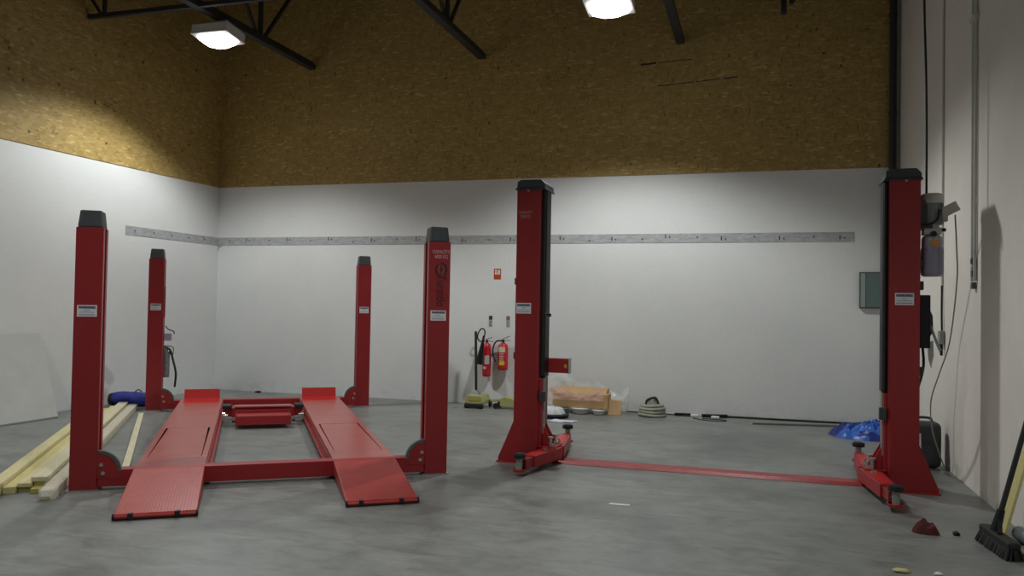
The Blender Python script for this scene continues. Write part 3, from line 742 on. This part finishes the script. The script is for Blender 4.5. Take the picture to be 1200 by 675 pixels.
def wrapc(c, r, a0, a1, z0, z1, n=8):
    s = MB(); vs = []
    for i in range(n + 1):
        a = radians(a0 + (a1 - a0) * i / n)
        for z in (z0, z1): vs.append((c[0] + r * cos(a), c[1] + r * sin(a), z))
    s.add(vs, [(2 * i, 2 * i + 2, 2 * i + 3, 2 * i + 1) for i in range(n)], 0, True); return s
wrapc((ex, ey), .0835, 230, 310, .86, .945).build('cream_label', M['cream'], t, t.location)
wrapc((ex, ey), .0835, 235, 305, .655, .72).build('yellow_label', M['yellow'], t, t.location)
s = MB()
for k, z in enumerate((.835, .80, .765, .735)):
    for q in range(3): s.box(ex - .035 + q * .025, ex - .02 + q * .025, ey - .086, ey - .081, z - .008, z + .006)
s.build('symbol_row', M['signwhite'], t, t.location)
MB().cyl((ex, ey, 1.01), (ex, ey, 1.06), .02, n=14).bar((ex - .02, ey, 1.045), (ex + .12, ey, 1.05), .02, .008).bar((ex - .02, ey, 1.065), (ex + .11, ey, 1.12), .02, .008).build('valve_handle', M['black'], t, t.location)
MB().tube([(ex, ey - .02, 1.04), (ex - .10, ey - .03, 1.035), (ex - .15, ey - .04, .95), (ex - .155, ey - .05, .82), (ex - .11, ey - .06, .70)], .013).build('hose', M['black'], t, t.location)
MB().box(ex - .03, ex + .03, ey + .078, YB - .001, .90, .98).build('wall_bracket', M['cap'], t, t.location)
# trolley jacks
jx, jy = -4.25, 12.10
t = thing('trolley_jack', 'yellow-green trolley jack with a tall black upright handle by the back wall', 'trolley jack', (jx, jy, 0))
MB().prism([(jx - .15, .06), (jx - .15, .13), (jx - .11, .21), (jx + .11, .20), (jx + .15, .12), (jx + .15, .06)], jy - .16, jy + .22, 'y').build('jack_body', M['jackgreen'], t, t.location, .012)
MB().frustum(jx - .09, jx + .05, jy - .07, jy + .07, .20, .27, .05, .04).build('handle_socket', M['motor'], t, t.location, .006)
MB().box(jx - .14, jx + .145, jy - .19, jy - .155, .02, .075).build('front_axle', M['black'], t, t.location, .01)
MB().box(jx - .10, jx + .13, jy - .175, jy - .158, .08, .11).build('side_plate', M['jackgreen'], t, t.location)
MB().box(jx - .09, jx + .10, jy - .168, jy - .160, .125, .175).build('body_label', M['pine3'], t, t.location)
for x in (-.115, .115): MB().cyl((jx + x - .03, jy - .15, .045), (jx + x + .03, jy - .15, .045), .042, n=18).build('wheel', M['black'], t, t.location)
MB().cyl((jx - .21, jy + .15, .09), (jx - .155, jy + .15, .09), .055, n=18).build('wheel', M['black'], t, t.location)
MB().cyl((jx + .155, jy + .15, .055), (jx + .19, jy + .15, .055), .052, n=18).build('wheel', M['black'], t, t.location)
MB().cyl((jx - .02, jy, .24), (jx - .085, jy + .12, 1.19), .021, n=14).build('jack_handle', M['black'], t, t.location)
t = thing('trolley_jack', 'low yellow-green trolley jack lying beside the left lift column foot by the back wall', 'trolley jack', (-3.75, 12.15, 0))
o = t.location
MB().prism([(-3.87, .035), (-3.87, .15), (-3.80, .19), (-3.68, .17), (-3.48, .08), (-3.48, .05), (-3.66, .035)], 12.08, 12.26, 'y').build('jack_body', M['jackgreen'], t, o, .008)
MB().bar((-4.03, 12.12, .115), (-3.85, 12.12, .13), .03, .04).build('lifting_arm', M['jackgreen'], t, o, .005)
for x, r in ((-3.93, .045), (-3.56, .035)): MB().cyl((x, 12.05, r), (x, 12.09, r), r, n=16).cyl((x, 12.25, r), (x, 12.29, r), r, n=16).build('wheel', M['black'], t, o)
MB().cyl((-3.93, 12.09, .045), (-3.93, 12.25, .045), .012, n=8).bar((-3.93, 12.17, .05), (-3.86, 12.17, .07), .05, .02).build('axle', M['truss'], t, o)

# ------------------------------------------------------------------ packaging pile
def slab(name, x0, x1, y, z0, z1, th, lean, mats, label, cat):
    s = MB(); m = Matrix.Translation((0, y, z0)) @ Matrix.Rotation(-lean, 4, 'X')
    s.box(x0, x1, 0, th, 0, z1 - z0, 0, m)
    return tag(s.build(name, mats, None, ((x0 + x1) / 2, y, 0), .004), label, cat)
t = thing('cardboard_box', 'long tan cardboard box wrapped in pink-tinted plastic, low by the back wall', 'box', (-2.6, 12.2, 0))
MB().box(-3.02, -2.17, 12.06, 12.34, .085, .30).build('box_body', M['tan'], t, t.location, .008)
MB().prism([(12.10, .30), (12.34, .30), (12.34, .38), (12.24, .37)], -3.0, -2.2, 'x').build('open_flap', M['tan2'], t, t.location, .004)
MB().box(-2.53, -2.34, 12.052, 12.06, .215, .245).build('packing_tape', M['yellow'], t, t.location)
# film over the box
def sheet(name, mat, x0, x1, z0, z1, y, depth, seed, amp, label, cat, parent=None, fn=None, nx=40, nz=16):
    s = MB(); vs = []
    for k in range(nz + 1):
        for i in range(nx + 1):
            a = i / nx; b = k / nz
            x = x0 + (x1 - x0) * a; z = z0 + (z1 - z0) * b
            if fn: z = z0 + (fn(a) - z0) * b
            n1 = noise.noise(Vector((x * 9 + seed, z * 9, seed))); n2 = noise.noise(Vector((x * 22, z * 22, seed + 4)))
            vs.append((x + amp * .4 * n2, y + depth * b ** 1.5 + amp * n1 + amp * .5 * n2, max(.004, z + amp * .5 * n1 * b)))
    s.add(vs, [(k * (nx + 1) + i, k * (nx + 1) + i + 1, (k + 1) * (nx + 1) + i + 1, (k + 1) * (nx + 1) + i) for k in range(nz) for i in range(nx)], 0, True)
    o = s.build(name, mat, parent, parent.location if parent else ((x0 + x1) / 2, y, z0))
    if not parent: tag(o, label, cat)
    return o
sheet('plastic_wrap', M['pinkfilm'], -3.05, -2.22, .20, .40, 12.015, .03, 3, .02, None, None, t, lambda a: .37 + .05 * sin(a * 7 + 1) - .06 * a)
slab('cardboard_sheet', -2.16, -1.97, 12.06, .003, .235, .012, radians(22), M['tan2'], 'small brown cardboard offcut standing against the right end of the tan box', 'cardboard')
sheet('clear_plastic_bag', M['clearbag'], -3.2, -1.93, .02, .5, 12.42, .08, 9, .028, 'big crumpled clear plastic bag billowing up behind the tan cardboard box', 'plastic bag', None, lambda a: .44 + .09 * sin(a * 5 + .3) + .06 * sin(a * 13))
for (x, y, rx, h, m_, lb, nm) in ((-2.58, 12.07, .135, .085, 'white', 'white plastic tub under the front middle of the tan cardboard box', 'plastic_tub'),
                                  (-2.86, 12.05, .10, .075, 'bluegrey', 'greyish plastic tub under the left end of the tan cardboard box', 'plastic_tub'),
                                  (-2.30, 12.04, .09, .07, 'white', 'small white plastic tub under the right end of the tan cardboard box', 'plastic_tub')):
    s = MB().lathe([(0, .004), (rx * .72, .004), (rx * .8, .012), (rx, h - .008), (rx * 1.05, h - .006), (rx * 1.05, h), (0, h)], (x, y, 0), 24)
    tag(s.build(nm, M[m_], None, (x, y, 0)), lb, 'tub')
s = MB().lathe([(0, .003), (.19, .003), (.22, .02), (.23, .05), (.19, .055), (0, .055)], (-2.86, 11.50, 0), 26)
tag(s.build('rubber_tray', M['black'], None, (-2.86, 11.5, 0), .004), 'round black rubber tray on the floor just right of the left lift column', 'tray')
mound('plastic_bag', [M['whitebag']], (-2.88, 11.52, .056), .19, .15, .13, 2.2, None, 0, 36, 14, 9)
tag(bpy.context.scene.objects['plastic_bag'], 'crumpled milky plastic bag heaped on the round black tray', 'plastic bag')
s = MB(); vs = []
for k in range(7):
    for i in range(9):
        vs.append((-2.85 + i * .045 + k * .01, 11.02 + k * .035, .004 + .022 * abs(noise.noise(Vector((i * .6, k * .6, 3))))))
s.add(vs, [(k * 9 + i, k * 9 + i + 1, k * 9 + i + 10, k * 9 + i + 9) for k in range(6) for i in range(8)], 0, True)
o = s.build('paper_sheet', M['paleviolet'], None, (-2.7, 11.1, 0)); tag(o, 'crumpled white paper on the floor right of the left lift column', 'paper')
# hose coil
t = thing('hose_coil', 'round grey-green hose coil with a black strap on top by the back wall', 'hose', (-1.53, 12.22, 0))
s = MB()
for k, (z, R_) in enumerate(((.028, .185), (.075, .175), (.120, .175), (.16, .155))):
    for rr in (R_, R_ - .045):
        s.tube([(-1.53 + rr * cos(a) * (1 + .03 * sin(3 * a + k)), 12.22 + rr * sin(a), z + .006 * sin(2 * a + k)) for a in [i * 2 * pi / 18 for i in range(19)]], .025, 8, 0, 2)
s.build('hose_loops', M['coil'], t, t.location)
MB().cyl((-1.53, 12.22, .004), (-1.53, 12.22, .20), .09, n=20).cyl((-1.53, 12.22, .20), (-1.52, 12.22, .26), .06, .045, n=16).build('hose_core', M['coil'], t, t.location)
MB().tube([(-1.61, 12.18, .17), (-1.60, 12.18, .235), (-1.52, 12.19, .275), (-1.47, 12.19, .27), (-1.43, 12.18, .19)], .018).build('strap', M['black'], t, t.location)
# cables along the foot of the wall
s = MB().tube([(-1.95, 12.47, .02), (-1.7, 12.5, .012), (-1.2, 12.45, .012), (-.95, 12.40, .012)], .009)
tag(s.build('floor_cable', M['black'], None, (-1.4, 12.47, 0)), 'thin black cable on the floor passing behind the hose coil', 'cable')
s = MB().bar((-1.22, 12.44, .022), (-.98, 12.46, .022), .05, .04).bar((-.82, 12.42, .024), (-.45, 12.49, .026), .06, .045)
tag(s.build('dark_batten', M['black_gloss'], None, (-.85, 12.45, 0), .008), 'short black battens end to end on the floor at the foot of the back wall', 'batten')
s = MB().box(-.98, -.86, 12.36, 12.44, .002, .04).box(-.68, -.56, 12.30, 12.39, .002, .035)
tag(s.build('packing_scrap', M['white'], None, (-.8, 12.4, 0), .01), 'small white packing scraps beside the black battens on the floor', 'scrap')
s = MB().tube([(-.93, 12.20, .008), (-.75, 12.05, .008), (-.55, 12.02, .008), (-.45, 12.1, .008), (-.55, 12.2, .008), (-.8, 12.22, .008)], .006)
tag(s.build('wire_loop', M['black'], None, (-.7, 12.1, 0)), 'thin dark wire loop on the floor in front of the white packing scraps', 'wire')
s = MB().tube([(-.47, 12.535, .014), (.3, 12.54, .014), (1.0, 12.54, .014), (1.7, 12.54, .014)], .014)
tag(s.build('edge_cable', M['black'], None, (.5, 12.54, 0)), 'long black cable along the foot of the back wall towards the right corner', 'cable')
s = MB().cyl((-.09, 11.97, .022), (1.55, 12.28, .022), .021, n=14)
tag(s.build('steel_tube', M['greycyl'], None, (.7, 12.1, 0)), 'long thin grey metal tube lying on the floor near the back wall', 'tube')
# blue tarp
t = mound('blue_tarp', [M['tarp'], M['tarp_d']], (1.38, 11.40, .002), .47, .40, .165, 4.4, None, radians(8), 72, 36, 8.5, 1.6, two=7, edge=.12)
tag(t, 'crumpled bright blue tarpaulin on the floor left of the right lift column', 'tarpaulin')
# red rag + pebble
t = mound('rag', [M['redrag']], (1.17, 6.60, .002), .085, .065, .105, 1.3, None, 0, 36, 14, 12, .8)
tag(t, 'small crumpled dark red rag on the floor in front of the right lift column', 'rag')
def lump(name, mat, c, r, seed, label, cat, sq=(1, 1, .7)):
    s = MB(); n, k = 14, 8; vs = []
    for j in range(k + 1):
        ph = pi * j / k
        for i in range(n):
            a = 2 * pi * i / n; d = Vector((sin(ph) * cos(a), sin(ph) * sin(a), cos(ph))); q = r * (1 + .35 * noise.noise(d * 1.8 + Vector((seed, 0, 0))))
            vs.append((c[0] + d.x * q * sq[0], c[1] + d.y * q * sq[1], max(.001, c[2] + r * sq[2] * .8 + d.z * q * sq[2])))
    s.add(vs, [(j * n + i, j * n + (i + 1) % n, (j + 1) * n + (i + 1) % n, (j + 1) * n + i) for j in range(k) for i in range(n)], 0, True)
    return tag(s.build(name, mat, None, c), label, cat)
lump('pebble', M['black'], (1.37, 6.6, 0), .024, 1, 'tiny black lump on the floor between the red rag and the broom', 'debris')
lump('wood_chip', M['pine2'], (.85, 5.55, 0), .03, 2, 'small tan wood chip on the floor at the bottom edge of the photo', 'debris', (1.6, 1, .4))
lump('paper_scrap', M['white'], (1.06, 5.56, 0), .02, 4, 'small white scrap on the floor at the bottom edge of the photo', 'debris', (1.2, 1, .5))
lump('dark_scrap', M['redrag'], (-8.46, 12.42, 0), .045, 3, 'small dark scrap on the floor against the back wall beyond the four-post lift', 'debris', (1.4, 1, .4))
s = MB(); s.add([(-1.175, 6.605, .002), (-1.08, 6.60, .002), (-.995, 6.615, .002), (-1.0, 6.65, .003), (-1.16, 6.655, .002)], [(0, 1, 2, 3, 4)])  # flat white patch for the paint smear on the floor
tag(s.build('white_smear', M['white'], None, (-1.1, 6.63, 0)), 'thin white paint smear on the bare floor in front of the two-post lift', 'scrap')

# ------------------------------------------------------------------ left side: timber, sheet, blue bag
D = Vector((-.585, .811, 0)); N_ = Vector((.811, .585, 0))
TR = math.atan2(D.y, D.x)
def plank(name, s0, s1, t0, t1, z0, z1, mat, label, cat='plank', tilt=0, film=False, rough=0):
    # local x along D, local y = -N
    o = D * t0 + N_ * ((s0 + s1) / 2); o.z = z0
    hw = (s1 - s0) / 2
    b = MB().box(0, t1 - t0, -hw, hw, 0, z1 - z0)
    ob = b.build(name, mat, None, (0, 0, 0), .003)
    ob.location = o; ob.rotation_euler = (0, 0, TR + tilt)
    return tag(ob, label, cat)
plank('timber_plank', -1.875, -1.765, 6.9, 12.9, 0.001, .09, M['pine'], 'thick pale pine beam, leftmost of the timber stack beside the lift')
plank('timber_plank', -1.758, -1.665, 7.60, 12.8, .001, .055, M['pine2'], 'low yellowish pine plank wedged between the thick left beam and the stacked boards')
plank('timber_plank', -1.660, -1.557, 7.66, 12.8, .001, .040, M['pine3'], 'bottom pine board under the middle of the timber stack')
plank('timber_plank', -1.552, -1.452, 7.56, 12.7, .001, .040, M['pine3'], 'olive-tinted bottom board with its end poking out of the timber stack')
plank('timber_plank', -1.662, -1.562, 7.64, 12.9, .042, .074, M['pine'], 'middle pine board in the second layer of the timber stack')
plank('timber_plank', -1.556, -1.456, 7.70, 12.95, .042, .074, M['pine2'], 'second-layer pine board under the topmost board')
plank('timber_plank', -1.572, -1.452, 7.68, 13.02, .076, .112, M['pine4'], 'topmost pale board of the timber stack behind the front left lift post')
w_ = plank('wrapped_timber', -1.436, -1.322, 7.30, 13.0, .002, .078, M['pine4'], 'long pale timber bundle wrapped in clear plastic film beside the front left lift post', 'timber bundle')
s = MB(); vs = []; L = 5.74; nx = 120
for i in range(nx + 1):
    x = -.10 + L * i / nx + .0
    for q, (yy, zz) in enumerate(((-.060, .001), (-.062, .04), (-.060, .082), (-.03, .088), (.03, .088), (.060, .082), (.062, .04), (.060, .001))):
        a = noise.noise(Vector((x * 9, q * 1.3, 2))) * .010
        sh = .65 if i < 2 else 1
        vs.append((x + a, (yy + a * (1 if yy > 0 else -1)) * sh, max(.002, (zz + abs(a)) * (.55 if i < 2 else 1))))
s.add(vs, [(i * 8 + q, i * 8 + q + 1, (i + 1) * 8 + q + 1, (i + 1) * 8 + q) for i in range(nx) for q in range(7)], 0, True)
s.build('plastic_film', M['film'], w_)
o = MB().box(0, 4.1, -.032, .032, 0, .022).build('timber_plank', M['pine4'], None, (0, 0, 0), .002)
o.location = (-5.63, 6.20, .001); o.rotation_euler = (0, 0, math.atan2(3.14, -2.60)); tag(o, 'single narrow pale batten lying on the floor between the left lift posts', 'plank')
# leaning sheet
lean = math.atan2(.455, 1.10)
t = thing('plasterboard_sheet', 'big off-white board leaning against the left wall at the edge of the photo', 'board', (-8.985, 7.7, 0))
m = Matrix.Translation((-8.975, 0, .005)) @ Matrix.Rotation(-lean, 4, 'Y')
s = MB(); vs = [(0, 6.7, 0), (0, 8.66, 0), (0, 8.76, 1.205), (0, 6.7, 1.205)]
vs2 = [(x - .013, y, z) for x, y, z in vs]
s.add(vs + vs2, [(0, 1, 2, 3), (7, 6, 5, 4), (0, 4, 5, 1), (1, 5, 6, 2), (2, 6, 7, 3), (3, 7, 4, 0)], 0, False, m)
s.build('board_panel', M['board'], t, t.location)
s = MB().box(-.0005, .001, 6.7, 8.655, .0, .018, 0, m)
s.build('chipped_edge', M['boardedge'], t, t.location)
# blue bag
t = thing('rolled_bag', 'dark blue fabric bundle with a black end lying behind the far end of the timber', 'bag', (-8.98, 10.12, 0))
ax = Vector((.93, .36, 0)).normalized()
s = MB(); n, k = 24, 26; vs = []
for j in range(k + 1):
    q = -1 + 2 * j / k; rr = (1 - abs(q) ** 5) ** .5 if abs(q) < 1 else 0
    for i in range(n):
        a = 2 * pi * i / n; sd = Vector((-ax.y, ax.x, 0))
        r1 = .115 * rr * (1 + .10 * noise.noise(Vector((q * 3, cos(a), sin(a)))))
        p = ax * (q * .43) + sd * (r1 * 1.2 * cos(a)) + Vector((0, 0, max(.003, .098 + r1 * .93 * sin(a) - .02 * q)))
        vs.append(p)
s.add(vs, [(j * n + i, j * n + (i + 1) % n, (j + 1) * n + (i + 1) % n, (j + 1) * n + i) for j in range(k) for i in range(n)], 0, True, Matrix.Translation((-8.96, 10.12, 0)))
s.build('bag_body', M['blue'], t, t.location)
s = MB()
c0 = Vector((-8.96, 10.12, .097)) - ax * .36
s.cyl(c0, c0 - ax * .07, .102, .085, n=24)
s.build('bag_end', M['black'], t, t.location)
c1 = Vector((-8.96, 10.10, .07))
s = MB(); s.tube([c1 + ax * -.05 + Vector((0, 0, .14)), c1 + Vector((0, 0, .175)), c1 + ax * .05 + Vector((0, 0, .14))], .008)
s.build('carry_loop', M['black'], t, t.location)

# ------------------------------------------------------------------ broom, plank, bottle at the right
t = thing('broom', 'black push broom with worn bristles leaning against the right wall', 'broom', (1.53, 6.35, 0))
o = t.location
hd = Vector((.12, -.99, 0)).normalized()      # head runs towards the camera
hc = Vector((1.565, 6.28, 0))
m = Matrix.Translation((hc.x, hc.y, 0)) @ Matrix.Rotation(math.atan2(hd.y, hd.x), 4, 'Z')
MB().box(-.25, .25, -.04, .04, .075, .12, 0, m).build('broom_head', M['black'], t, o, .012)
s = MB(); random.seed(3)
for i in range(40):
    for j in range(5):
        x = -.236 + i * .0121; y = -.030 + j * .015
        lx = random.uniform(-.015, .015); ly = (y) * .9 + random.uniform(-.008, .008)
        p = m @ Vector((x, y, .078)); q = m @ Vector((x * 1.04 + lx, y + ly, .003)); s.cyl(p, q, .0075, .009, 5, 0, True, False)
s.build('bristles', M['black'], t, o)
s = MB().cyl((1.560, 6.36, .11), (1.60, 6.37, .26), .036, .025, n=16).bar((1.56, 6.24, .12), (1.585, 6.35, .20), .03, .02)
s.build('handle_socket', M['black_gloss'], t, o)
MB().cyl((1.572, 6.363, .15), (1.842, 6.42, 1.18), .018, n=14).build('broom_handle', M['black'], t, o)
s = MB(); p0 = Vector((1.665, 6.62, .004)); p1 = Vector((1.842, 6.70, .62))
s.bar(p0 + Vector((0, 0, .01)), p1, .14, .020, 0, (-1, 0, .2))
tag(s.build('wood_offcut', M['pine2'], None, tuple(p0), .003), 'narrow yellowish wood offcut standing behind the broom against the right wall', 'plank')
t = thing('plastic_bottle', 'grey-blue plastic bottle lying on the floor against the right wall', 'bottle', (1.76, 6.72, 0))
MB().lathe([(0, -.11), (.042, -.11), (.05, -.10), (.05, .05), (.042, .08), (.018, .105), (.018, .12)], (1.79, 6.52, .052), 20, 0, (.15, -.95, 0)).build('bottle_body', M['bluegrey'], t, t.location)
MB().cyl((1.808, 6.405, .052), (1.812, 6.375, .052), .021, n=14).build('bottle_cap', M['signwhite'], t, t.location)
lump('wood_chip', M['tan2'], (1.72, 6.22, 0), .04, 6, 'brownish scrap on the floor beside the broom head at the right edge', 'debris', (1.3, 1, .5))

# ------------------------------------------------------------------ camera, world, view
cam = bpy.data.cameras.new('camera'); co = bpy.data.objects.new('camera', cam); COL.objects.link(co)
f, pit, rol, yaw = 951.24, .02252, .01753, .29735
F = Vector((-sin(yaw) * cos(pit), cos(yaw) * cos(pit), sin(pit))); R0 = Vector((cos(yaw), sin(yaw), 0)); U0 = R0.cross(F)
Rr = R0 * cos(rol) + U0 * sin(rol); Uu = -R0 * sin(rol) + U0 * cos(rol)
mm = Matrix((Rr, Uu, -F)).transposed().to_4x4(); mm.translation = Vector((0, 0, 1.6))
co.matrix_world = mm
cam.sensor_fit = 'HORIZONTAL'; cam.sensor_width = 36; cam.lens = f / 1200 * 36; cam.clip_end = 60
sc = bpy.context.scene; sc.camera = co
w = bpy.data.worlds.new('world'); sc.world = w; w.use_nodes = True
w.node_tree.nodes['Background'].inputs[0].default_value = (.3, .32, .35, 1); w.node_tree.nodes['Background'].inputs[1].default_value = .2
sc.view_settings.view_transform = 'Standard'; sc.view_settings.look = 'None'
sc.view_settings.gamma = 1; sc.view_settings.use_curve_mapping = False
sc.view_settings.exposure = 0.0
